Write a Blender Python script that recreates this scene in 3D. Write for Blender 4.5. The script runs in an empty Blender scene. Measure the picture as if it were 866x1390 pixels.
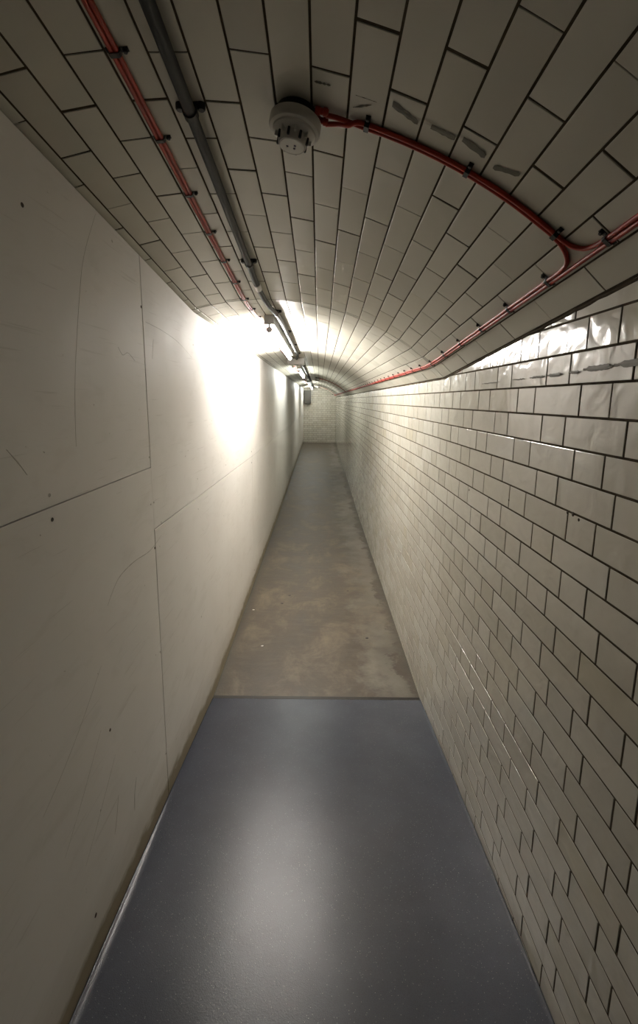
import bpy, bmesh, math, random
from mathutils import Vector, Matrix
random.seed(7)
PI = math.pi
sc = bpy.context.scene
COL = sc.collection

# ------------------------------------------------------------------ geometry of the passage
HALF = 0.605            # half width of the passage
EYE = 1.72
YK = 2.25               # where the sloping near part meets the level far part
SL = 0.095              # slope of the near vault
VA, VB, VR = -0.261, 0.951, 1.234   # centre and radius of the vault
Y0, Y1 = -1.6, 17.0
FLOOR = [(-1.7, 0.40), (0.0, 0.25), (1.04, 0.160), (1.28, 0.140), (1.68, 0.098), (2.385, 0.0), (7.0, 0.0), (17.2, 0.15)]


def floor_z(y):
    if y < 2.385:      # the near ramp eases off towards the viewer
        d = 2.385 - max(y, -1.3)
        return 0.152 * d - 0.0195 * d * d
    for (a, za), (b, zb) in zip(FLOOR, FLOOR[1:]):
        if y <= b:
            return za + (zb - za) * (y - a) / (b - a)
    return FLOOR[-1][1]


def vault(u, v, d=0.0):
    """u: arc length across the vault, v: along the passage, d: distance below the surface"""
    a = u / VR
    z = VB + (VR - d) * math.cos(a) + (SL * (YK - v) if v < YK else 0.0)
    return Vector((VA + (VR - d) * math.sin(a), v, z))


def vault_frame(u, v, d=0.0):
    """matrix: x across, y along the passage, z away from the ceiling (down)"""
    a = u / VR
    s = SL if v < YK else 0.0
    n = Vector((-math.sin(a), 0, -math.cos(a)))
    yv = Vector((0, 1, -s)).normalized()
    n = (n - n.dot(yv) * yv).normalized()
    xv = yv.cross(n)
    m = Matrix((xv, yv, n)).transposed().to_4x4()
    m.translation = vault(u, v, d)
    return m


def vault_z(x, y):
    return VB + math.sqrt(VR * VR - (x - VA) ** 2) + (SL * (YK - y) if y < YK else 0.0)


# ------------------------------------------------------------------ object helpers
def link(name, me, mat=None, parent=None):
    o = bpy.data.objects.new(name, me)
    COL.objects.link(o)
    if parent:
        o.parent = parent
    if mat and not me.materials:
        me.materials.append(mat)
    return o


def mesh(name, V, F, mat=None, parent=None, smooth=False):
    me = bpy.data.meshes.new(name)
    me.from_pydata([tuple(v) for v in V], [], F)
    me.update()
    if smooth:
        me.polygons.foreach_set('use_smooth', [True] * len(me.polygons))
    return link(name, me, mat, parent)


def from_bm(name, bm, mat=None, parent=None, smooth=False):
    me = bpy.data.meshes.new(name)
    bmesh.ops.recalc_face_normals(bm, faces=bm.faces)
    bm.to_mesh(me)
    bm.free()
    if smooth:
        me.polygons.foreach_set('use_smooth', [True] * len(me.polygons))
        try:
            me.set_sharp_from_angle(angle=math.radians(40))
        except Exception:
            pass
    return link(name, me, mat, parent)


def thing(name, label, cat, loc=(0, 0, 0), group=None, m=None):
    o = bpy.data.objects.new(name, None)
    COL.objects.link(o)
    o.empty_display_size = 0.05
    if m is not None:
        o.matrix_world = m
    else:
        o.location = loc
    o['label'] = label
    o['category'] = cat
    if group:
        o['group'] = group
    return o


def tag(o, label, cat, group=None):
    o['label'] = label
    o['category'] = cat
    if group:
        o['group'] = group
    return o


def struct(o):
    o['kind'] = 'structure'
    return o


def box(bm, lo, hi, bev=0.0, seg=2):
    c = [(lo[i] + hi[i]) / 2 for i in range(3)]
    s = [abs(hi[i] - lo[i]) for i in range(3)]
    r = bmesh.ops.create_cube(bm, size=1.0, matrix=Matrix.Translation(c) @ Matrix.Diagonal((*s, 1)))
    if bev:
        es = {e for v in r['verts'] for e in v.link_edges}
        bmesh.ops.bevel(bm, geom=list(es), offset=bev, segments=seg, affect='EDGES', profile=0.6)


def lathe(bm, prof, n=40, m=Matrix.Identity(4)):
    """profile of (radius, height) turned about z"""
    rings = []
    for r, h in prof:
        if r < 1e-6:
            rings.append([bm.verts.new(m @ Vector((0, 0, h)))])
        else:
            rings.append([bm.verts.new(m @ Vector((r * math.cos(2 * PI * k / n), r * math.sin(2 * PI * k / n), h))) for k in range(n)])
    for a, b in zip(rings, rings[1:]):
        for k in range(n):
            k2 = (k + 1) % n
            if len(a) == 1 and len(b) == 1:
                continue
            if len(a) == 1:
                bm.faces.new((a[0], b[k], b[k2]))
            elif len(b) == 1:
                bm.faces.new((a[k], b[0], a[k2]))
            else:
                bm.faces.new((a[k], b[k], b[k2], a[k2]))


def smooth_path(pts, per=6):
    P = [Vector(p) for p in pts]
    out = []
    for i in range(len(P) - 1):
        p0 = P[max(i - 1, 0)]; p1 = P[i]; p2 = P[i + 1]; p3 = P[min(i + 2, len(P) - 1)]
        for k in range(per):
            t = k / per
            out.append(0.5 * ((2 * p1) + (p2 - p0) * t + (2 * p0 - 5 * p1 + 4 * p2 - p3) * t * t + (3 * p1 - p0 - 3 * p2 + p3) * t ** 3))
    out.append(P[-1])
    return out


def tube(bm, pts, r, n=12, cap=True):
    T = []
    for i in range(len(pts)):
        a = pts[max(i - 1, 0)]; b = pts[min(i + 1, len(pts) - 1)]
        T.append((b - a).normalized())
    ref = Vector((0, 0, 1)) if abs(T[0].z) < 0.9 else Vector((1, 0, 0))
    nrm = (ref - ref.dot(T[0]) * T[0]).normalized()
    rings = []
    for p, t in zip(pts, T):
        nrm = (nrm - nrm.dot(t) * t).normalized()
        bi = t.cross(nrm)
        rings.append([bm.verts.new(p + r * (math.cos(2 * PI * k / n) * nrm + math.sin(2 * PI * k / n) * bi)) for k in range(n)])
    for a, b in zip(rings, rings[1:]):
        for k in range(n):
            bm.faces.new((a[k], a[(k + 1) % n], b[(k + 1) % n], b[k]))
    if cap:
        bm.faces.new(rings[0]); bm.faces.new(rings[-1])


# ------------------------------------------------------------------ materials
class NT:
    def __init__(s, name):
        s.m = bpy.data.materials.new(name)
        s.m.use_nodes = True
        s.t = s.m.node_tree
        s.b = s.t.nodes['Principled BSDF']

    def n(s, typ, **kw):
        o = s.t.nodes.new(typ)
        for k, v in kw.items():
            if k in o.inputs:
                o.inputs[k].default_value = v
            else:
                setattr(o, k, v)
        return o

    def l(s, a, b):
        s.t.links.new(a, b)

    def noise(s, vec, scale, detail=4, rough=0.55, dist=0.0):
        o = s.n('ShaderNodeTexNoise')
        o.inputs['Scale'].default_value = scale
        o.inputs['Detail'].default_value = detail
        o.inputs['Roughness'].default_value = rough
        o.inputs['Distortion'].default_value = dist
        s.l(vec, o.inputs['Vector'])
        return o.outputs['Fac']

    def ramp(s, fac, stops):
        o = s.n('ShaderNodeValToRGB')
        e = o.color_ramp.elements
        while len(e) < len(stops):
            e.new(0.5)
        for k, (p, c) in enumerate(stops):
            e[k].position = p
            e[k].color = (*c, 1) if not isinstance(c, (int, float)) else (c, c, c, 1)
        s.l(fac, o.inputs['Fac'])
        return o.outputs['Color']

    def mix(s, fac, a, b, blend='MIX'):
        o = s.n('ShaderNodeMix', data_type='RGBA', blend_type=blend)
        for i, v in ((0, fac), (6, a), (7, b)):
            if isinstance(v, (int, float)):
                o.inputs[i].default_value = v
            elif isinstance(v, tuple):
                o.inputs[i].default_value = (*v, 1)
            else:
                s.l(v, o.inputs[i])
        return o.outputs[2]

    def math(s, op, a, b=0.0, c=0.0):
        o = s.n('ShaderNodeMath', operation=op)
        for i, v in enumerate((a, b, c)):
            if isinstance(v, (int, float)):
                o.inputs[i].default_value = v
            else:
                s.l(v, o.inputs[i])
        return o.outputs[0]

    def bump(s, h, strength, dist, prev=None):
        o = s.n('ShaderNodeBump')
        o.inputs['Strength'].default_value = strength
        o.inputs['Distance'].default_value = dist
        s.l(h, o.inputs['Height'])
        if prev is not None:
            s.l(prev, o.inputs['Normal'])
        return o.outputs['Normal']

    def obj(s):
        return s.n('ShaderNodeTexCoord').outputs['Object']

    def mapped(s, vec, scale=(1, 1, 1), rot=(0, 0, 0)):
        o = s.n('ShaderNodeMapping')
        o.inputs['Scale'].default_value = scale
        o.inputs['Rotation'].default_value = rot
        s.l(vec, o.inputs['Vector'])
        return o.outputs['Vector']


def plain(name, col, rough=0.5, metal=0.0, var=0.08, scale=40):
    t = NT(name)
    f = t.noise(t.obj(), scale, 3)
    c2 = tuple(max(0, x * (1 - 2.5 * var)) for x in col)
    t.l(t.mix(f, col, c2), t.b.inputs['Base Color'])
    t.b.inputs['Roughness'].default_value = rough
    t.b.inputs['Metallic'].default_value = metal
    return t.m


def tile_material(name, cols, rough, wav, coat=0.0, brown=0.25):
    t = NT(name)
    geo = t.n('ShaderNodeNewGeometry')
    rnd = geo.outputs['Random Per Island']
    pos = t.obj()
    # each tile samples another part of the glaze pattern
    off = t.n('ShaderNodeVectorMath', operation='SCALE')
    cmb = t.n('ShaderNodeCombineXYZ')
    for i in range(3):
        t.l(rnd, cmb.inputs[i])
    t.l(cmb.outputs[0], off.inputs[0]); off.inputs['Scale'].default_value = 37.0
    add = t.n('ShaderNodeVectorMath', operation='ADD')
    t.l(pos, add.inputs[0]); t.l(off.outputs[0], add.inputs[1])
    pv = add.outputs[0]
    base = t.ramp(rnd, [(0.0, cols[0]), (0.45, cols[1]), (0.85, cols[2]), (1.0, cols[3])])
    mott = t.noise(pv, 9, 5, 0.6)
    base = t.mix(t.ramp(mott, [(0.35, 0.0), (0.75, brown)]), base, tuple(c * f for c, f in zip(cols[1], (0.80, 0.74, 0.62))))
    fine = t.noise(pos, 260, 2, 0.5)
    base = t.mix(t.ramp(fine, [(0.74, 0.0), (0.80, 0.30)]), base, (0.20, 0.17, 0.12))
    grime = t.noise(pos, 2.3, 4, 0.6)
    base = t.mix(t.ramp(grime, [(0.5, 0.0), (0.8, 0.18)]), base, tuple(c * f for c, f in zip(cols[1], (0.72, 0.67, 0.55))))
    t.l(base, t.b.inputs['Base Color'])
    rr = t.noise(pv, 22, 4)
    mr = t.n('ShaderNodeMapRange')
    mr.inputs[3].default_value = rough * 0.97; mr.inputs[4].default_value = rough * 1.35
    t.l(rr, mr.inputs[0]); t.l(mr.outputs[0], t.b.inputs['Roughness'])
    n1 = t.bump(t.noise(pv, 14, 2, 0.4, 0.6), wav, 0.004)
    n2 = t.bump(t.noise(pos, 120, 3), 0.10, 0.0006, n1)
    t.l(n2, t.b.inputs['Normal'])
    t.b.inputs['Coat Weight'].default_value = coat
    t.b.inputs['Coat Roughness'].default_value = 0.06
    return t.m


M = {}
M['wall_tile'] = tile_material('glazed_wall_tile', [(0.49, 0.465, 0.395), (0.55, 0.525, 0.455), (0.59, 0.57, 0.505), (0.50, 0.465, 0.37)], 0.11, 0.9, 0.0, 0.15)
M['vault_tile'] = tile_material('vault_tile', [(0.50, 0.48, 0.41), (0.56, 0.54, 0.465), (0.60, 0.58, 0.505), (0.53, 0.505, 0.42)], 0.295, 0.25, 0.0, 0.04)


def grout(name, c1, c2):
    t = NT(name)
    f = t.noise(t.obj(), 30, 5, 0.7)
    t.l(t.ramp(f, [(0.3, c1), (0.7, c2)]), t.b.inputs['Base Color'])
    t.b.inputs['Roughness'].default_value = 0.9
    t.b.inputs['Specular IOR Level'].default_value = 0.05
    t.l(t.bump(t.noise(t.obj(), 500, 3), 0.6, 0.001), t.b.inputs['Normal'])
    return t.m


M['grout'] = grout('dark_grout', (0.042, 0.033, 0.021), (0.090, 0.071, 0.047))


def board_material():
    t = NT('painted_board')
    pos = t.obj()
    uv = t.n('ShaderNodeUVMap'); uv.uv_map = 'UVMap'
    sep = t.n('ShaderNodeSeparateXYZ'); t.l(uv.outputs[0], sep.inputs[0])
    h = sep.outputs[1]
    base = t.ramp(t.noise(pos, 1.7, 5, 0.6), [(0.3, (0.71, 0.685, 0.645)), (0.7, (0.77, 0.75, 0.715))])
    # cloudy smears
    sm = t.noise(t.mapped(pos, (1, 2.2, 6.0), (0.5, 0, 0)), 2.4, 6, 0.65, 0.5)
    base = t.mix(t.ramp(sm, [(0.54, 0.0), (0.78, 0.22)]), base, (0.44, 0.41, 0.34))
    # long slanting scratches, two directions
    for rot, sc_, lo in ((0.75, 11, 0.685), (-0.35, 9, 0.70), (1.15, 14, 0.70)):
        w = t.noise(t.mapped(pos, (1, 0.35, 9.0), (rot, 0, 0)), sc_, 2, 0.5, 0.15)
        base = t.mix(t.ramp(w, [(lo, 0.0), (lo + 0.06, 0.20)]), base, (0.33, 0.30, 0.245))
    # chips and specks
    sp = t.noise(pos, 46, 2, 0.5)
    base = t.mix(t.ramp(sp, [(0.755, 0.0), (0.775, 0.6)]), base, (0.20, 0.16, 0.11))
    # grubby band just above the floor
    wob = t.math('MULTIPLY', t.noise(t.mapped(pos, (1, 1.3, 4)), 5, 5, 0.65), 0.11)
    hh = t.math('SUBTRACT', h, wob)
    base = t.mix(t.ramp(hh, [(0.0, 0.85), (0.035, 0.25), (0.16, 0.0)]), base, (0.20, 0.155, 0.075))
    t.l(base, t.b.inputs['Base Color'])
    t.l(t.ramp(t.noise(pos, 6, 4), [(0.3, 0.55), (0.7, 0.66)]), t.b.inputs['Roughness'])
    n = t.bump(t.noise(t.mapped(pos, (1, 0.5, 1)), 3, 3), 0.08, 0.01)
    t.l(t.bump(t.noise(pos, 160, 3), 0.10, 0.001, n), t.b.inputs['Normal'])
    t.b.inputs['Specular IOR Level'].default_value = 0.3
    return t.m


M['board'] = board_material()


def concrete_material():
    t = NT('worn_concrete')
    pos = t.obj()
    sep = t.n('ShaderNodeSeparateXYZ'); t.l(pos, sep.inputs[0])
    x = sep.outputs[0]
    a = t.noise(t.mapped(pos, (1.3, 1, 1)), 2.6, 10, 0.74, 0.4)
    base = t.ramp(a, [(0.25, (0.024, 0.017, 0.010)), (0.5, (0.063, 0.048, 0.031)), (0.66, (0.135, 0.107, 0.072))])
    # brushed lines across the passage
    st = t.noise(t.mapped(pos, (1.2, 5, 1)), 4.5, 6, 0.6, 0.2)
    base = t.mix(t.ramp(st, [(0.50, 0.0), (0.74, 0.22)]), base, (0.135, 0.114, 0.082))
    # pale cement scum with an irregular edge along the tiled side
    wx = t.math('ADD', x, t.math('MULTIPLY', t.math('SUBTRACT', t.noise(pos, 3.2, 8, 0.7), 0.5), 0.75))
    pale = t.math('MULTIPLY', t.ramp(wx, [(0.26, 0.0), (0.42, 0.65), (0.52, 0.75), (0.56, 0.0)]), t.ramp(t.noise(pos, 1.1, 4), [(0.36, 0.15), (0.58, 1.0)]))
    base = t.mix(pale, base, (0.19, 0.176, 0.145))
    och = t.ramp(t.noise(pos, 2.9, 6, 0.6), [(0.56, 0.0), (0.68, 0.5)])
    base = t.mix(t.math('MULTIPLY', och, t.ramp(x, [(0.1, 0.0), (0.35, 1.0)])), base, (0.14, 0.102, 0.052))
    # damp dark rim at both walls
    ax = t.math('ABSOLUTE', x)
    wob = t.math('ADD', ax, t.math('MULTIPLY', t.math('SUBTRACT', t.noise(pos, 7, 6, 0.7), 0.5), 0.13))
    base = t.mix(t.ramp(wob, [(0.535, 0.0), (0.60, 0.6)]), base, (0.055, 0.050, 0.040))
    sp = t.noise(pos, 120, 5, 0.7)
    base = t.mix(t.ramp(sp, [(0.62, 0.0), (0.72, 0.5)]), base, (0.20, 0.175, 0.135))
    sp2 = t.noise(pos, 150, 2, 0.6)
    base = t.mix(t.ramp(sp2, [(0.64, 0.0), (0.72, 0.6)]), base, (0.05, 0.04, 0.03))
    t.l(base, t.b.inputs['Base Color'])
    t.l(t.ramp(a, [(0.3, 0.40), (0.7, 0.62)]), t.b.inputs['Roughness'])
    n = t.bump(t.noise(pos, 25, 8, 0.7), 0.5, 0.004)
    t.l(t.bump(sp, 0.3, 0.001, n), t.b.inputs['Normal'])
    return t.m


M['concrete'] = concrete_material()


def vinyl_material():
    t = NT('blue_grey_safety_vinyl')
    pos = t.obj()
    base = t.ramp(t.noise(pos, 3.5, 6, 0.6), [(0.3, (0.044, 0.049, 0.065)), (0.7, (0.060, 0.066, 0.086))])
    gr = t.noise(pos, 420, 2, 0.5)
    base = t.mix(t.ramp(gr, [(0.45, 0.0), (0.75, 0.35)]), base, (0.028, 0.030, 0.038))
    # aggregate sparkle: tiny mirror flakes at random tilts
    vo = t.n('ShaderNodeTexVoronoi'); vo.inputs['Scale'].default_value = 420
    t.l(pos, vo.inputs['Vector'])
    sepc = t.n('ShaderNodeSeparateColor'); t.l(vo.outputs['Color'], sepc.inputs[0])
    flake = t.math('MULTIPLY', t.math('GREATER_THAN', sepc.outputs[0], 0.972), t.math('LESS_THAN', vo.outputs['Distance'], 0.30))
    base = t.mix(flake, base, (0.24, 0.24, 0.25))
    t.l(base, t.b.inputs['Base Color'])
    rough = t.ramp(t.noise(pos, 5, 5, 0.6), [(0.3, 0.20), (0.7, 0.25)])
    t.l(t.mix(flake, rough, (0.12, 0.12, 0.12)), t.b.inputs['Roughness'])
    t.b.inputs['Specular IOR Level'].default_value = 0.32
    n = t.bump(t.noise(pos, 300, 2, 0.5), 0.22, 0.0008)
    t.l(t.bump(vo.outputs['Distance'], 0.25, 0.0008, n), t.b.inputs['Normal'])
    return t.m


M['vinyl'] = vinyl_material()
M['red'] = plain('red_cable_sheath', (0.42, 0.028, 0.008), 0.42, 0, 0.12, 15)
M['conduit'] = plain('grey_plastic_conduit', (0.030, 0.033, 0.032), 0.6, 0, 0.1, 20)
M['black'] = plain('blackened_steel', (0.02, 0.018, 0.016), 0.4, 0.3)
M['steel'] = plain('zinc_screw', (0.5, 0.48, 0.44), 0.3, 1.0)
M['white_plastic'] = plain('off_white_plastic', (0.62, 0.60, 0.55), 0.4, 0, 0.04, 12)
M['enamel'] = plain('light_grey_enamel', (0.66, 0.66, 0.65), 0.35, 0, 0.04, 12)
M['dark'] = plain('dark_slot', (0.015, 0.014, 0.02), 0.6)
M['purple'] = plain('dark_sensor_dot', (0.03, 0.015, 0.06), 0.25)
M['edge'] = plain('dark_metal_and_gap_shade', (0.026, 0.022, 0.018), 0.45, 0.4, 0.2, 30)  # also colours the sheet behind the boards, as shade in their gaps
M['cabinet'] = plain('brown_grey_enamel', (0.06, 0.055, 0.045), 0.5, 0, 0.1, 6)
M['residue'] = plain('tape_residue', (0.17, 0.155, 0.11), 0.6, 0, 0.15, 60)
M['scuff'] = plain('scuff_grey', (0.50, 0.475, 0.415), 0.6, 0, 0.15, 60)
M['rust'] = plain('rusty_hole', (0.10, 0.07, 0.045), 0.8, 0, 0.3, 200)
M['paper'] = plain('torn_white_paper', (0.75, 0.74, 0.7), 0.8)
M['leaf'] = plain('yellow_scrap', (0.45, 0.38, 0.20), 0.8)


def lamp_mat(name, col, e):
    t = NT(name)
    t.b.inputs['Base Color'].default_value = (0.9, 0.9, 0.9, 1)
    t.b.inputs['Emission Color'].default_value = (*col, 1)
    t.b.inputs['Emission Strength'].default_value = e
    t.m.cycles.emission_sampling = 'FRONT'
    return t.m


M['lamp'] = lamp_mat('lit_fluorescent_tube', (1.0, 0.955, 0.905), 225.0)
M['far_lamp'] = lamp_mat('dimmer_fluorescent_tube', (0.97, 1.0, 0.94), 80.0)

# ------------------------------------------------------------------ tiles
JW = 0.0052             # joint width


def add_tile(V, F, f, u0, u1, v0, v1, tilt=0.0022, jw=JW):
    """a glazed tile with rounded arrises; f(u, v, d) with d = depth above the surface"""
    a, b = u0 + jw / 2, u1 - jw / 2
    c, e = v0 + jw / 2, v1 - jw / 2
    if b - a < 0.004 or e - c < 0.004:
        return
    g_ = lambda q: max(-1.7 * q, min(1.7 * q, random.gauss(0, q)))
    tu, tv, off = g_(tilt), g_(tilt), g_(0.00018)
    mu, mv = (a + b) / 2, (c + e) / 2
    base = len(V)
    for ins, d in ((0.0, -0.0032), (0.0, -0.0008), (0.0003, -0.0003), (0.0011, 0.0)):
        for (uu, vv) in ((a + ins, c + ins), (b - ins, c + ins), (b - ins, e - ins), (a + ins, e - ins)):
            V.append(f(uu, vv, d + off + tu * (uu - mu) + tv * (vv - mv)))
    for k in range(3):
        p = base + 4 * k
        for q in range(4):
            F.append((p + q, p + (q + 1) % 4, p + 4 + (q + 1) % 4, p + 4 + q))
    p = base + 12
    F.append((p, p + 1, p + 2, p + 3))


# --- vault: running bond of long tiles laid along the passage
ROW, U0, BR, PH = 0.0714, 0.0266, 0.2222, 1.229
UMAX = 0.963
UMIN = -0.349
CJ = 0.0044
V, F = [], []
fn = lambda u, v, d: vault(u, v, d)
k = math.floor((UMIN - U0) / ROW)
while U0 + k * ROW < UMAX:
    ua, ub = U0 + k * ROW, min(U0 + (k + 1) * ROW, UMAX)
    ph = PH + (0.5 * BR if k % 2 else 0.0) + random.uniform(-0.006, 0.006)
    y = ph - BR * math.ceil((ph - Y0) / BR)
    while y < Y1:
        j = random.uniform(-0.002, 0.002)
        a, b = y + j, min(y + BR + j, Y1)
        if a < YK - 0.012 and b > YK + 0.012:
            add_tile(V, F, fn, ua, ub, a, YK - 0.001, jw=CJ)
            add_tile(V, F, fn, ua, ub, YK + 0.001, b, jw=CJ)
        elif b <= YK + 0.012:
            add_tile(V, F, fn, ua, ub, a, min(b, YK), jw=CJ)
        else:
            add_tile(V, F, fn, ua, ub, max(a, YK), b, jw=CJ)
        y += BR
    k += 1
ceiling = struct(thing('ceiling', 'cream tiled barrel vault over the passage', 'ceiling'))
del ceiling['category']
mesh('tiling', V, F, M['vault_tile'], ceiling)
V, F = [], []
nu = 90
ys = [Y0, 0, YK, 6, 12, Y1 + 0.02]
for y in ys:
    for i in range(nu + 1):
        V.append(vault(UMIN + 0.002 + (UMAX + 0.013 - UMIN) * i / nu, y, -0.0012))
for j in range(len(ys) - 1):
    for i in range(nu):
        p = j * (nu + 1) + i
        F.append((p, p + 1, p + nu + 2, p + nu + 1))
mesh('grout_bed', V, F, M['grout'], ceiling)

# --- right wall: headers and stretchers alternating in every course
PZ, Z0, FP = 0.0755, 1.7625, 0.340
HD = 0.1125
wall_right = struct(thing('wall_right', 'cream glazed brick tile wall', 'wall'))
del wall_right['category']
V, F = [], []
fw = lambda u, v, d: Vector((HALF - d, u, v))
for r in range(-26, 8):
    za, zb = Z0 + r * PZ, Z0 + (r + 1) * PZ
    c0 = 1.184 if r % 2 == 0 else 1.015
    c0 += random.uniform(-0.005, 0.005)
    y = c0 - FP * math.ceil((c0 - Y0) / FP) - HD / 2
    jn = 0.0
    while y < Y1:
        j1, j2, jn = jn, random.uniform(-0.003, 0.003), random.uniform(-0.003, 0.003)
        for a, b in ((y + j1, y + HD + j2), (y + HD + j2, y + FP + jn)):
            b = min(b, Y1)
            top = vault_z(HALF, a) + 0.004
            if za > top - 0.006 or zb < floor_z(b) - 0.01 or a >= Y1:
                continue
            add_tile(V, F, fw, a, b, za, min(zb, top + 0.02), 0.0026)
        y += FP
mesh('tiling', V, F, M['wall_tile'], wall_right)
gx = HALF + 0.0011
pts = [0.2 * n_ - 1.6 for n_ in range(19)] + [YK, 7, Y1 + 0.02]
V, F = [], []
for y in pts:
    V += [(gx, y, floor_z(y) - 0.05), (gx, y, vault_z(HALF, y) + 0.03)]
for j in range(len(pts) - 1):
    F.append((2 * j, 2 * j + 1, 2 * j + 3, 2 * j + 2))
mesh('grout_bed', V, F, M['grout'], wall_right)
# ragged mortar bead where the vault springs from the wall
bm = bmesh.new()
P = []
y = Y0
while y < Y1:
    P.append(Vector((HALF + 0.001 + random.uniform(-0.0008, 0.0008), y, vault_z(HALF, y) - 0.001 + random.uniform(-0.0015, 0.0012))))
    y += 0.03 if y < 4 else 0.2
tube(bm, P, 0.0042, 8)
from_bm('mortar_bead', bm, M['grout'], wall_right, True)

# --- end wall
wall_far = struct(thing('wall_far', 'cream tiled end wall', 'wall'))
del wall_far['category']
V, F = [], []
fe = lambda u, v, d: Vector((u, Y1 - d, v))
for r in range(-24, 8):
    za, zb = Z0 + r * PZ, Z0 + (r + 1) * PZ
    x = -0.9 + (0.17 if r % 2 else 0.0)
    while x < HALF:
        for a, b in ((x, x + HD), (x + HD, x + FP)):
            b = min(b, HALF)
            if b <= -HALF - 0.02 or a >= HALF or za > vault_z(max(min(0.5 * (a + b), HALF), -HALF), Y1) or zb < floor_z(Y1):
                continue
            add_tile(V, F, fe, max(a, -HALF - 0.02), b, za, zb)
        x += FP
mesh('tiling', V, F, M['wall_tile'], wall_far)
mesh('grout_bed', [(-0.7, Y1 + 0.0011, 0.05), (0.66, Y1 + 0.0011, 0.05), (0.66, Y1 + 0.0011, 2.3), (-0.7, Y1 + 0.0011, 2.3)], [(0, 1, 2, 3)], M['grout'], wall_far)

# ------------------------------------------------------------------ left wall of painted boards
wall_left = struct(thing('wall_left', 'off white painted boards screwed over the old wall', 'wall'))
del wall_left['category']


def panel(ya, yb, za, zb):
    """outline in the (y, z) plane; za / zb may be functions of y"""
    g = 0.0032 if yb > 3 else 0.0013
    ks = [ya + g] + [q for q in sorted([0.15 * n_ - 1.5 for n_ in range(26)] + [YK, 2.385, 7.0]) if ya + 0.02 < q < yb - 0.02] + [yb - g]
    bot = [(y, za(y)) for y in ks]
    top = [(y, zb(y)) for y in ks]
    out = bot + top[::-1]
    bm = bmesh.new()
    f = bm.faces.new([bm.verts.new((-HALF, y, z)) for y, z in out])
    r = bmesh.ops.extrude_face_region(bm, geom=[f])
    for v in [g_ for g_ in r['geom'] if isinstance(g_, bmesh.types.BMVert)]:
        v.co.x -= 0.012
    bmesh.ops.recalc_face_normals(bm, faces=bm.faces)
    uvl = bm.loops.layers.uv.new('UVMap')
    for f in bm.faces:
        for lp in f.loops:
            lp[uvl].uv = (lp.vert.co.y, lp.vert.co.z - floor_z(lp.vert.co.y))
    o = from_bm('wall_panel', bm, M['board'], wall_left)
    md = o.modifiers.new('edge', 'BEVEL'); md.width = 0.0012; md.segments = 2; md.limit_method = 'ANGLE'; md.angle_limit = 0.9
    return o


TOPZ = lambda y: vault_z(-HALF, y) - 0.009
LOW = lambda y: floor_z(y) + 0.002
seam = 0.0013
panel(-0.83, 1.612, LOW, lambda y: 1.475 - seam)
panel(-0.83, 1.607, lambda y: 1.475 + seam, TOPZ)
panel(Y0, -0.83, LOW, lambda y: 1.475 - seam)
panel(Y0, -0.83, lambda y: 1.475 + seam, TOPZ)
y = 1.612
i = 0
while y < Y1:
    yb = min(y + 2.44, Y1 - 0.002)
    za = (lambda yy: 1.243 - 0.0125 * (yy - 1.612)) if i == 0 else (lambda yy: 1.213)
    panel(y if i else 1.612, yb, LOW, (lambda f_: lambda yy: f_(yy) - 0.0019)(za))
    panel(y if i else 1.607, yb, (lambda f_: lambda yy: f_(yy) + 0.0019)(za), TOPZ)
    y += 2.44
    i += 1
ks = [0.2 * n_ - 1.6 for n_ in range(19)] + [YK, 2.385, 7, Y1]
V, F = [], []
for yy in ks:
    V += [(-HALF - 0.0118, yy, floor_z(yy) - 0.03), (-HALF - 0.0118, yy, vault_z(-HALF, yy) + 0.07)]
for j in range(len(ks) - 1):
    F.append((2 * j, 2 * j + 1, 2 * j + 3, 2 * j + 2))
mesh('gap_shade_sheet', V, F, M['edge'], wall_left)  # dark sheet painting the shade inside board seams and the gap under the vault

# countersunk fixings and filled holes in the boards
spot_me = None
for (yy, zz, r) in [(0.994, 1.503, .0045), (0.996, 1.446, .0050), (1.599, 1.513, .0035), (1.620, 1.343, .0035), (1.590, 1.343, .003), (1.606, 1.174, .0055), (1.602, 0.757, .004),
                    (1.605, 0.31, .004), (0.994, 2.102, .005), (1.600, 2.023, .005), (2.227, 1.972, .004), (2.219, 1.327, .0035),
                    (2.212, 1.174, .0035), (4.02, 1.26, .006), (4.02, 1.16, .006), (2.2, 0.6, .0035), (2.9, 1.30, .004), (4.09, 0.12, .006), (1.025, 0.309, .006), (1.18, 0.76, .005)]:
    bm = bmesh.new()
    lathe(bm, [(0, 0.0002), (r * 0.5, 0.0003), (r * 0.85, 0.0009), (r, 0.0)], 14, Matrix.Translation((-HALF, yy, zz)) @ Matrix.Rotation(PI / 2, 4, 'Y'))
    from_bm('screw', bm, M['rust'] if r > 0.0045 else M['scuff'], wall_left, True)


def ribbon(name, pts, w, mat, parent, f, n=(0, 1)):
    """a thin raised streak following pts given in surface coordinates"""
    P = smooth_path([Vector((a, b, 0)) for a, b in pts], 8)
    V, F = [], []
    for i, p in enumerate(P):
        t = (P[min(i + 1, len(P) - 1)] - P[max(i - 1, 0)]).normalized()
        s = Vector((-t.y, t.x, 0))
        q = i / (len(P) - 1)
        ww = w * (0.15 + 0.85 * math.sin(PI * q) ** 0.5) * random.uniform(0.7, 1.15)
        V += [f(*(p + s * ww / 2).xy, 0.0), f(*p.xy, 0.0004), f(*(p - s * ww / 2).xy, 0.0)]
        if i:
            a = 3 * (i - 1)
            F += [(a, a + 1, a + 4, a + 3), (a + 1, a + 2, a + 5, a + 4)]
    return mesh(name, V, F, mat, parent)


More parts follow.
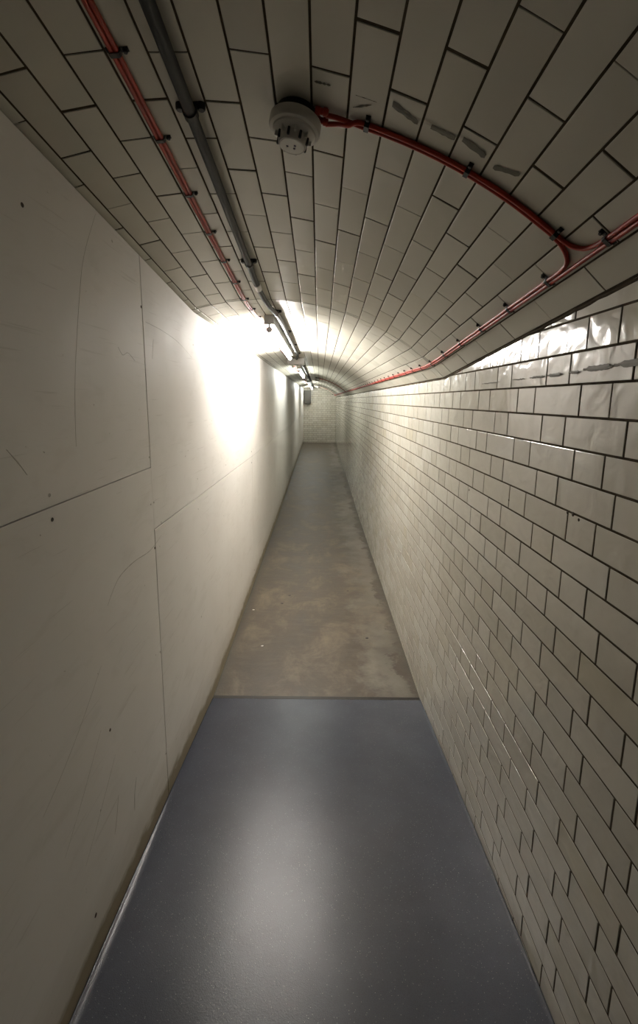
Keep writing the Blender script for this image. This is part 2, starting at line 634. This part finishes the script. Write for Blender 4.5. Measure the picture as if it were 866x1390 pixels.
fl = lambda u, v, d: Vector((-HALF + d, u, v))
for pts, w in [([(1.314, 2.206), (1.235, 2.08), (1.196, 1.974), (1.15, 1.80), (1.13, 1.683), (1.122, 1.60)], 0.0022),
               ([(1.63, 1.98), (1.8, 1.975), (2.0, 1.955), (2.2, 1.91)], 0.0020),
               ([(1.68, 1.86), (1.69, 1.90), (1.70, 1.93)], 0.0022), ([(1.40, 1.87), (1.43, 1.85), (1.47, 1.86), (1.52, 1.84)], 0.0018),
               ([(0.87, 1.62), (0.90, 1.59), (0.925, 1.56)], 0.004), ([(0.86, 0.80), (0.95, 0.84), (1.05, 0.90), (1.16, 0.98)], 0.0020),
               ([(0.92, 0.62), (1.02, 0.70), (1.13, 0.80)], 0.0018), ([(1.16, 0.42), (1.18, 0.46), (1.20, 0.52)], 0.004),
               ([(1.30, 0.36), (1.31, 0.42), (1.33, 0.46)], 0.006), ([(1.22, 1.13), (1.30, 1.18), (1.42, 1.19), (1.56, 1.18), (1.68, 1.20)], 0.0035),
               ([(1.0, 0.50), (1.08, 0.56), (1.2, 0.66)], 0.0018)]:
    ribbon('scuff_mark', pts, w, M['scuff'], wall_left, fl)

# ------------------------------------------------------------------ floors
V, F = [], []
ks = [2.385, 3, 4, 5, 6, 7, 9, 11, 13, 15, Y1 + 0.02]
for yy in ks:
    V += [(-HALF - 0.012, yy, floor_z(yy)), (HALF + 0.004, yy, floor_z(yy)), (HALF + 0.004, yy, floor_z(yy) - 0.08), (-HALF - 0.012, yy, floor_z(yy) - 0.08)]
for j in range(len(ks) - 1):
    a = 4 * j
    for q in range(4):
        F.append((a + q, a + (q + 1) % 4, a + 4 + (q + 1) % 4, a + 4 + q))
F += [(3, 2, 1, 0), (a + 4, a + 5, a + 6, a + 7)]
floor = struct(mesh('floor', V, F, M['concrete']))
for (x, y, r) in [(-0.304, 3.635, .014), (-0.251, 3.80, .012), (0.275, 3.908, .011), (0.365, 3.076, .012), (-0.1, 4.9, .012)]:
    bm = bmesh.new()
    n = 12
    prof = [random.uniform(0.7, 1.15) for _ in range(n)]
    c = bm.verts.new((x, y, floor_z(y) + 0.0022))
    ring = [bm.verts.new((x + r * prof[q] * math.cos(2 * PI * q / n), y + r * prof[q] * math.sin(2 * PI * q / n), floor_z(y) + 0.0002)) for q in range(n)]
    for q in range(n):
        bm.faces.new((c, ring[q], ring[(q + 1) % n]))
    from_bm('gum_spot', bm, M['edge'], floor)

vinyl = thing('vinyl_flooring', 'smooth blue grey speckled vinyl covering the sloping near floor', 'flooring', (0, 0, 0))
ks = [-1.6 + 3.965 * q / 48 for q in range(49)]
ks.insert(-1, 2.361)
xs = [-HALF + 0.0015, -HALF + 0.006, -HALF + 0.016, -HALF + 0.03, -0.4, -0.2, 0, 0.2, 0.4, HALF - 0.02, HALF - 0.006, HALF - 0.0015]
bm = bmesh.new()
grid = []
for yy in ks:
    lift = 0.009 * max(0.0, min(1.0, (1.75 - yy) / 0.6))
    row = []
    for i, x in enumerate(xs):
        dz = lift * (1.0, 0.55, 0.2, 0.04)[i] if i < 4 else (0.003 if i == len(xs) - 1 else 0.0)
        row.append(bm.verts.new((x, yy, floor_z(yy) + 0.004 + dz)))
    grid.append(row)
for a, b in zip(grid, grid[1:]):
    for q in range(len(xs) - 1):
        bm.faces.new((a[q], a[q + 1], b[q + 1], b[q]))
sheet = from_bm('vinyl_sheet', bm, M['vinyl'], vinyl, True)
md = sheet.modifiers.new('thickness', 'SOLIDIFY'); md.thickness = 0.004; md.offset = -1
bm = bmesh.new()
box(bm, (-HALF + 0.002, 2.366, 0.0005), (HALF - 0.002, 2.396, 0.0068), 0.0015)
strip = from_bm('edge_strip', bm, M['edge'], vinyl)
strip['label'] = 'dark metal edge strip'


def scrap(name, label, cat, x, y, s, mat):
    z = floor_z(y) + (0.0045 if y < 2.36 else 0.0004)
    bm = bmesh.new()
    n = 7
    top, bot = [], []
    for q in range(n):
        rr = s * random.uniform(0.6, 1.2)
        px, py = x + rr * math.cos(2 * PI * q / n), y + rr * 0.7 * math.sin(2 * PI * q / n)
        h = random.uniform(0.0004, 0.003)
        top.append(bm.verts.new((px, py, z + h + 0.0006)))
        bot.append(bm.verts.new((px, py, z + h * 0.2)))
    bm.faces.new(top); bm.faces.new(bot[::-1])
    for q in range(n):
        bm.faces.new((top[q], bot[q], bot[(q + 1) % n], top[(q + 1) % n]))
    return tag(from_bm(name, bm, mat), label, cat)


scrap('paper_scrap', 'tiny white scrap on the concrete beside the painted wall, farther of two', 'litter', -0.530, 3.506, 0.009, M['paper'])
scrap('paper_scrap', 'tiny pale scrap on the concrete, nearer the blue grey vinyl', 'litter', -0.389, 2.951, 0.008, M['paper'])
scrap('debris_fleck', 'tiny yellowish fleck on the blue grey vinyl near the tiled wall', 'litter', 0.446, 1.97, 0.005, M['leaf'])

# ------------------------------------------------------------------ marks on the tiling
for (u, v, w, l, a) in [(0.339, 0.951, .0035, .034, -.02), (0.345, 0.930, .0012, .04, 0.0), (0.421, 0.930, .015, .054, 0.02), (0.498, 0.934, .014, .050, 0.0),
                        (0.562, 0.931, .016, .052, 0.01), (0.636, 0.938, .014, .050, -0.02), (0.262, 0.925, .004, .03, 0.0)]:
    V, F = [], []
    N = 9
    for i in range(N):
        q = i / (N - 1) - 0.5
        e = random.uniform(-.0015, .0015) + (0.002 if i in (0, N - 1) else 0)
        V += [vault(u + q * l, v - w / 2 + a * q + e, 0.0013), vault(u + q * l, v + a * q, 0.0017), vault(u + q * l, v + w / 2 + a * q - e, 0.0013)]
        if i:
            b = 3 * (i - 1)
            F += [(b, b + 1, b + 4, b + 3), (b + 1, b + 2, b + 5, b + 4)]
    mesh('tape_residue', V, F, M['residue'], ceiling)
for (ya, yb, za, w) in [(0.80, 0.955, 1.797, .014), (0.96, 1.065, 1.795, .012), (1.08, 1.125, 1.791, .007), (1.16, 1.23, 1.790, .009), (1.24, 1.33, 1.789, .006), (1.36, 1.46, 1.788, .004), (1.55, 1.72, 1.786, .004)]:
    V, F = [], []
    N = 16
    for i in range(N):
        q = i / (N - 1)
        t = 1.0 if 0.08 < q < 0.85 else 0.45
        e = random.uniform(-.0012, .0012)
        V += [(HALF - 0.0022, ya + (yb - ya) * q, za - w / 2 * t + e), (HALF - 0.0030, ya + (yb - ya) * q, za), (HALF - 0.0022, ya + (yb - ya) * q, za + w / 2 * t + e)]
        if i:
            b = 3 * (i - 1)
            F += [(b, b + 1, b + 4, b + 3), (b + 1, b + 2, b + 5, b + 4)]
    mesh('tape_residue', V, F, M['residue'], wall_right)
for yy in (0.868, 0.878, 0.889):
    V, F = [], []
    for i in range(8):
        q = i / 7
        e = random.uniform(-.0008, .0008)
        V += [(HALF - .0012, yy - .003 + e, 1.875 + .075 * q), (HALF - .0020, yy, 1.875 + .075 * q), (HALF - .0012, yy + .003 + e, 1.875 + .075 * q)]
        if i:
            b = 3 * (i - 1)
            F += [(b, b + 1, b + 4, b + 3), (b + 1, b + 2, b + 5, b + 4)]
    mesh('tape_residue', V, F, M['residue'], wall_right)
for (yy, zz, r) in [(1.406, 1.413, .004), (1.785, 1.370, .004), (1.046, 1.459, .006), (1.02, 1.452, .004), (1.07, 1.457, .004), (2.5, 1.31, .005)]:
    bm = bmesh.new()
    lathe(bm, [(0, 0.0014), (r * 0.6, 0.0012), (r, 0.0)], 9, Matrix.Translation((HALF - 0.0004, yy, zz)) @ Matrix.Rotation(-PI / 2, 4, 'Y'))
    from_bm('chip', bm, M['rust'], wall_right, True)

# ------------------------------------------------------------------ red cables
CR = 0.0046


def clip_mesh():
    """double saddle over two cables, with one screwed ear and a back lip; frame: x across, y along, z down from the ceiling"""
    bm = bmesh.new()
    w = 0.0105
    P = [Vector((-w - 0.004, 0, 0.0012)), Vector((-w, 0, 0.0012)), Vector((-w, 0, 0.007)), Vector((-w + 0.003, 0, 0.0108)), Vector((w - 0.003, 0, 0.0108)),
         Vector((w, 0, 0.007)), Vector((w, 0, 0.0016)), Vector((w + 0.014, 0, 0.0016))]
    for a, b in zip(P, P[1:]):
        t = (b - a).normalized()
        n = Vector((-t.z, 0, t.x)) * 0.0007
        c = [a + n, b + n, b - n, a - n]
        vs = [bm.verts.new(q + Vector((0, s, 0))) for s in (-0.005, 0.005) for q in c]
        for q in range(4):
            bm.faces.new((vs[q], vs[(q + 1) % 4], vs[4 + (q + 1) % 4], vs[4 + q]))
        bm.faces.new(vs[:4][::-1]); bm.faces.new(vs[4:])
    lathe(bm, [(0, 0.0085), (0.0034, 0.0080), (0.0045, 0.0050), (0.0045, 0.0016)], 12, Matrix.Translation((w + 0.0085, 0, 0)))
    return bm


proto = from_bm('cable_clip', clip_mesh(), M['black'])
clip_me = proto.data
bpy.data.objects.remove(proto)


def clip(parent, m):
    o = bpy.data.objects.new('cable_clip', clip_me)
    COL.objects.link(o)
    o.parent = parent
    o.matrix_world = m
    return o


def run_pts(u, ya, yb, wob=0.0006):
    out = []
    y = ya
    while y < yb:
        if not (abs(y - YK) < 0.05):
            out.append(vault(u + random.uniform(-wob, wob), y, CR + 0.0005))
        y += 0.11
    out.append(vault(u, yb, CR + 0.0005))
    return smooth_path(out, 3)


def cable(name, P, parent, r=CR):
    bm = bmesh.new()
    tube(bm, P, r, 12)
    return from_bm(name, bm, M['red'], parent, True)


t = thing('cable_run', 'pair of red cables clipped along the vault above the painted wall', 'cable')
cable('cable', run_pts(-0.1030, Y0, Y1 - 0.01), t)
cable('cable', run_pts(-0.0936, Y0, Y1 - 0.01), t)
v = 1.120 - 0.2222 * 12
for i in range(89):
    vv = v + 0.2216 * i
    if -0.2 < vv < Y1 - 0.1:
        clip(t, vault_frame(-0.0983, vv) @ Matrix.Rotation(PI, 4, 'Z'))
t = thing('cable_run', 'red cables clipped along the vault just above the glazed tiled wall', 'cable')
URT = 0.8705
cable('cable', run_pts(URT, Y0, Y1 - 0.01), t)
UB = URT - 0.0095
for ya, yb in ((Y0, 0.993 - 0.14), (0.993 + 0.12, 9.42 - 0.14), (9.42 + 0.12, 15.39 - 0.14), (15.39 + 0.12, Y1 - 0.01)):
    cable('cable', run_pts(UB, ya, yb, 0.0), t)
v = 0.904 - 0.218 * 5
MIR = Matrix.Scale(-1, 4, (1, 0, 0))
for i in range(89):
    vv = v + 0.218 * i
    if -0.2 < vv < Y1 - 0.1:
        clip(t, vault_frame(URT - 0.0048, vv))

# branch cables from the detector, splitting both ways where they reach the long run
UB = URT - 0.0095


def branch(seq, off):
    return smooth_path([vault(u, v, CR + 0.0006 + dd) for u, v, dd in seq], 6)


def detector_loop(v0, label, near):
    t = thing('cable_branch', label, 'cable', vault(0.5, v0))
    ua = [0.19 + 0.0616 * k for k in range(10)]
    head = [(0.272, v0 - 0.007, 0.006), (0.295, v0 - 0.005, 0.004)]
    arcA = head + [(u, v0 + 0.0047, 0) for u in (0.34, 0.40, 0.46, 0.52, 0.58, 0.64, 0.70, 0.76, 0.79)]
    far = [(0.818, v0 + 0.009, 0), (0.842, v0 + 0.022, 0), (0.856, v0 + 0.042, 0), (UB, v0 + 0.075, 0), (UB, v0 + 0.1195, 0)]
    arcA += [(u, y_, d_) for u, y_, d_ in far if not abs(y_ - YK) < 0.06]
    P = branch(arcA, 0)
    cable('cable', P, t)
    arcB = [(0.272, v0 + 0.016, 0.007), (0.295, v0 + 0.012, 0.004), (0.318, v0 + 0.001, 0.007)] + [(u, v0 - 0.0047, 0) for u in (0.34, 0.40, 0.46, 0.52, 0.58, 0.64, 0.70, 0.76, 0.80)]
    arcB += [(0.828, v0 - 0.009, 0), (0.849, v0 - 0.026, 0), (0.858, v0 - 0.05, 0), (UB, v0 - 0.085, 0), (UB, v0 - 0.1395, 0)]
    cable('cable', branch(arcB, 0), t)
    for u in (0.354, 0.572, 0.792):
        m = vault_frame(u, v0) @ Matrix.Rotation(-PI / 2, 4, 'Z')
        clip(t, m)
    return t


def gland(bm, a, b, r):
    d = (b - a)
    m = Matrix.Translation(a) @ d.to_track_quat('Z', 'Y').to_matrix().to_4x4()
    L = d.length
    lathe(bm, [(0, 0), (r, 0), (r, L * 0.35), (r * 0.8, L * 0.4), (r * 0.8, L * 0.6), (r * 1.05, L * 0.62), (r * 1.05, L * 0.85), (r * 0.6, L), (0, L)], 10, m)


# ------------------------------------------------------------------ smoke detector
def make_detector(u, v, label):
    m = vault_frame(u, v)
    t = thing('smoke_detector', label, 'smoke detector', group='smoke detectors on the vault', m=m)
    bm = bmesh.new()
    lathe(bm, [(0, -0.001), (0.040, -0.001), (0.042, 0.004), (0.042, 0.016), (0.038, 0.019), (0, 0.019)], 40)
    from_bm('back_box', bm, M['black'], t, True)
    bm = bmesh.new()
    lathe(bm, [(0, 0.017), (0.049, 0.017), (0.0515, 0.019), (0.0515, 0.034), (0.0495, 0.0375), (0.045, 0.039), (0, 0.039)], 56)
    from_bm('base_plate', bm, M['white_plastic'], t, True)
    bm = bmesh.new()
    lathe(bm, [(0, 0.038), (0.043, 0.038), (0.0425, 0.043), (0.036, 0.047), (0.030, 0.050), (0.0285, 0.063), (0.0255, 0.0665), (0.024, 0.0660), (0.0232, 0.0668), (0.0, 0.0668)], 56)
    head = from_bm('sensor_head', bm, M['white_plastic'], t, True)
    for k in range(8):
        a = 2 * PI * k / 8 + 0.2
        bm = bmesh.new()
        box(bm, (0.0265, -0.0022, 0.049), (0.0325, 0.0022, 0.063), 0.0006)
        bmesh.ops.rotate(bm, verts=bm.verts, cent=(0, 0, 0), matrix=Matrix.Rotation(a, 3, 'Z'))
        from_bm('vent_slot', bm, M['dark'], head)
        bm = bmesh.new()
        box(bm, (0.029, -0.0016, 0.046), (0.037, 0.0016, 0.056), 0.0008)
        bmesh.ops.rotate(bm, verts=bm.verts, cent=(0, 0, 0), matrix=Matrix.Rotation(a + PI / 8, 3, 'Z'))
        from_bm('rib', bm, M['white_plastic'], head)
    for (x, y) in ((-0.007, -0.004), (0.009, 0.001), (-0.005, 0.005)):
        bm = bmesh.new()
        lathe(bm, [(0, 0.0677), (0.0022, 0.0675), (0.0026, 0.0667)], 12, Matrix.Translation((x, y, 0)))
        from_bm('indicator', bm, M['purple'], head, True)
    for (yy, zz) in ((-0.028, 0.0095), (-0.004, 0.0105)):
        bm = bmesh.new()
        gland(bm, Vector((-0.038, yy, zz)), Vector((-0.064, yy, zz)), 0.0075)
        from_bm('cable_gland', bm, M['red'], t, True)
    return t


DU = 0.212
make_detector(DU, 1.012, 'off white round smoke detector nearest the viewer, red cables at its side')
detector_loop(0.993, 'pair of red cables curving across the vault from the nearest smoke detector', True)
make_detector(DU, 9.43, 'second smoke detector down the passage, above the far lamps')
detector_loop(9.42, 'red cables arching across the vault midway down the passage', False)
make_detector(DU, 15.40, 'farthest smoke detector, close to the end wall')
detector_loop(15.39, 'red cables arching across the vault just before the end wall', False)

# ------------------------------------------------------------------ grey conduit along the crown
t = thing('conduit', 'dark grey conduit pipe saddled along the crown of the vault', 'conduit')
PR = 0.0118
SO = 0.006
seq = [(-0.002, Y0), (-0.002, -0.8), (-0.002, 0), (-0.003, 0.5), (-0.004, 1.02), (-0.006, 1.5), (-0.006, 1.78), (-0.006, 2.05), (0.010, 2.32), (0.030, 2.55), (0.034, 2.8), (0.035, 3.4), (0.035, 4.2), (0.035, 4.7),
       (0.012, 5.0), (-0.002, 5.20)]
bm = bmesh.new()
tube(bm, smooth_path([vault(u, v_, PR + SO) for u, v_ in seq], 8), PR, 16)
from_bm('pipe', bm, M['conduit'], t, True)
seq = [(-0.002, 5.42), (0.012, 5.7), (0.035, 6.1), (0.035, 8), (0.035, 10), (0.035, 12), (0.035, 14), (0.035, Y1 - 0.01)]
bm = bmesh.new()
tube(bm, smooth_path([vault(u, v_, PR + SO) for u, v_ in seq], 8), PR, 16)
from_bm('pipe', bm, M['conduit'], t, True)


def saddle_bm():
    bm = bmesh.new()
    lathe(bm, [(PR + 0.0012, -0.008), (PR + 0.0032, -0.0075), (PR + 0.0032, 0.0075), (PR + 0.0012, 0.008)], 20, Matrix.Translation((0, 0, PR + SO)) @ Matrix.Rotation(PI / 2, 4, 'X'))
    for s in (-1, 1):
        lathe(bm, [(0, 0.0), (0.0085, 0.0), (0.0085, 0.010), (0.006, 0.013), (0, 0.013)], 16, Matrix.Translation((s * 0.0215, 0, 0)))
    box(bm, (-0.024, -0.0075, -0.001), (0.024, 0.0075, 0.005), 0.001)
    return bm


bmp = saddle_bm()
sad = from_bm('saddle_clip', bmp, M['black'], None, True)
sad_me = sad.data
bpy.data.objects.remove(sad)
for vv, u in [(0.26, -0.003), (1.021, -0.004), (1.785, -0.006), (2.50, 0.026), (3.2, 0.035), (3.95, 0.035), (4.65, 0.035), (6.3, .035), (8.6, .035), (9.4, .035), (10.2, .035), (11.0, .035), (13.2, .035), (14.2, .035), (15, .035), (16, .035)]:
    o = bpy.data.objects.new('saddle_clip', sad_me); COL.objects.link(o); o.parent = t
    o.matrix_world = vault_frame(u, vv)
bm = bmesh.new()
lathe(bm, [(PR, -0.03), (PR + 0.003, -0.028), (PR + 0.003, 0.028), (PR, 0.03)], 20, vault_frame(-0.006, 2.02, PR + SO) @ Matrix.Rotation(PI / 2, 4, 'X'))
o = from_bm('coupling', bm, M['enamel'], t, True); o['label'] = 'paler grey pipe coupling'

# junction box across the conduit
t = thing('junction_box', 'grey box fixed across the conduit beyond the nearest lamp', 'junction box', vault(-0.002, 5.31))
bm = bmesh.new()
zc = vault(-0.002, 5.31).z
box(bm, (-0.368, 5.20, zc - 0.062), (-0.178, 5.42, zc + 0.003 - 0.012), 0.004, 3)
from_bm('body', bm, M['enamel'], t)
bm = bmesh.new()
box(bm, (-0.364, 5.204, zc - 0.072), (-0.182, 5.416, zc - 0.0615), 0.004, 3)
from_bm('lid', bm, M['enamel'], t)
for x in (-0.31, -0.235):
    bm = bmesh.new()
    lathe(bm, [(0.0, 0), (0.016, 0), (0.016, 0.012), (0.013, 0.014), (0.013, 0.026), (0.009, 0.034), (0, 0.034)], 16, Matrix.Translation((x, 5.31, zc - 0.072)) @ Matrix.Rotation(PI, 4, 'X'))
    from_bm('gland', bm, M['white_plastic'], t, True)

# ------------------------------------------------------------------ fluorescent battens
LX = -0.287


def make_lamp(y0, L, label):
    top = vault_z(LX, y0 + 0.5)
    t = thing('fluorescent_light', label, 'light', (LX, y0, top), 'fluorescent battens along the vault')
    bm = bmesh.new()
    box(bm, (-0.0265, 0, -0.050), (0.0265, L, -0.001), 0.0025, 2)
    from_bm('housing', bm, M['enamel'], t)
    bm = bmesh.new()
    box(bm, (-0.0275, -0.004, -0.0512), (0.0275, 0.006, -0.0008), 0.0015, 2)
    from_bm('end_cap', bm, M['enamel'], t)
    bm = bmesh.new()
    box(bm, (-0.0275, L - 0.006, -0.0512), (0.0275, L + 0.004, -0.0008), 0.0015, 2)
    from_bm('end_cap', bm, M['enamel'], t)
    zt = -0.078
    for yy in (0.012, L - 0.012):
        bm = bmesh.new()
        box(bm, (-0.006, yy - 0.008, zt + 0.005), (0.006, yy + 0.008, -0.049), 0.001)
        lathe(bm, [(0, -0.009), (0.0155, -0.009), (0.0165, -0.007), (0.0165, 0.007), (0.0155, 0.009), (0, 0.009)], 20, Matrix.Translation((0, yy, zt)) @ Matrix.Rotation(PI / 2, 4, 'X'))
        from_bm('lamp_holder', bm, M['enamel'], t, True)
    bm = bmesh.new()
    lathe(bm, [(0, 0), (0.013, 0), (0.013, L - 0.046), (0, L - 0.046)], 20, Matrix.Translation((0, L - 0.023, zt)) @ Matrix.Rotation(PI / 2, 4, 'X'))
    o = from_bm('lamp_tube', bm, M['lamp'] if y0 < 5 else M['far_lamp'], t, True)
    o['label'] = 'glowing white tube'
    return t


make_lamp(2.64, 1.80, 'nearest lit fluorescent batten, hung beside the grey conduit')
make_lamp(6.35, 1.80, 'second lit fluorescent batten, beyond the grey junction box')
make_lamp(11.3, 1.80, 'third lit fluorescent batten, between the two far smoke detectors')
make_lamp(14.95, 1.80, 'farthest lit fluorescent batten, by the end wall')

# ------------------------------------------------------------------ cabinet on the end wall
t = thing('wall_cabinet', 'grey brown metal cabinet high in the corner of the end wall', 'cabinet', (-0.44, Y1, 1.58))
bm = bmesh.new()
box(bm, (-0.14, -0.14, 0), (0.12, -0.002, 0.48), 0.004)
from_bm('body', bm, M['cabinet'], t)
bm = bmesh.new()
box(bm, (-0.132, -0.150, 0.012), (0.112, -0.139, 0.468), 0.003)
d = from_bm('door', bm, M['cabinet'], t)
bm = bmesh.new()
box(bm, (0.085, -0.160, 0.22), (0.098, -0.149, 0.27), 0.002)
from_bm('handle', bm, M['black'], d)

# things whose parts were drawn in room coordinates: keep them there
for t in list(COL.objects):
    if t.type == 'EMPTY' and t.name.split('.')[0] in ('junction_box', 'cable_branch'):
        inv = Matrix.Translation(t.location).inverted()
        for ch in COL.objects:
            if ch.parent == t:
                ch.matrix_parent_inverse = inv

# ------------------------------------------------------------------ world, camera, view
w = bpy.data.worlds.new('World')
sc.world = w
w.use_nodes = True
w.node_tree.nodes['Background'].inputs[0].default_value = (0.9, 0.88, 0.8, 1)
w.node_tree.nodes['Background'].inputs[1].default_value = 0.02

FPX = 614.0
cam = bpy.data.cameras.new('camera')
cam.sensor_fit = 'HORIZONTAL'
cam.sensor_width = 24.0
cam.lens = 24.0 * FPX / 866.0
cam.shift_y = -45.0 / 866.0
cam.clip_start = 0.02
co = bpy.data.objects.new('camera', cam)
COL.objects.link(co)
r_, t_, yaw = math.radians(0.6), math.radians(9.88591326), math.radians(-0.01108085)
Fv = Vector((-math.sin(yaw) * math.cos(t_), math.cos(yaw) * math.cos(t_), -math.sin(t_)))
Rv = Vector((math.cos(yaw), math.sin(yaw), 0))
Uv = Rv.cross(Fv)
R2 = math.cos(r_) * Rv + math.sin(r_) * Uv
U2 = -math.sin(r_) * Rv + math.cos(r_) * Uv
m = Matrix((R2, U2, -Fv)).transposed().to_4x4()
m.translation = Vector((0, 0, EYE))
co.matrix_world = m
sc.camera = co

vs = sc.view_settings
vs.view_transform = 'Standard'
vs.look = 'None'
vs.gamma = 1.0
vs.exposure = 0.0
vs.use_curve_mapping = False
cy = sc.cycles
cy.max_bounces = 10
cy.diffuse_bounces = 7
cy.glossy_bounces = 4
cy.sample_clamp_indirect = 6.0
cy.use_denoising = True
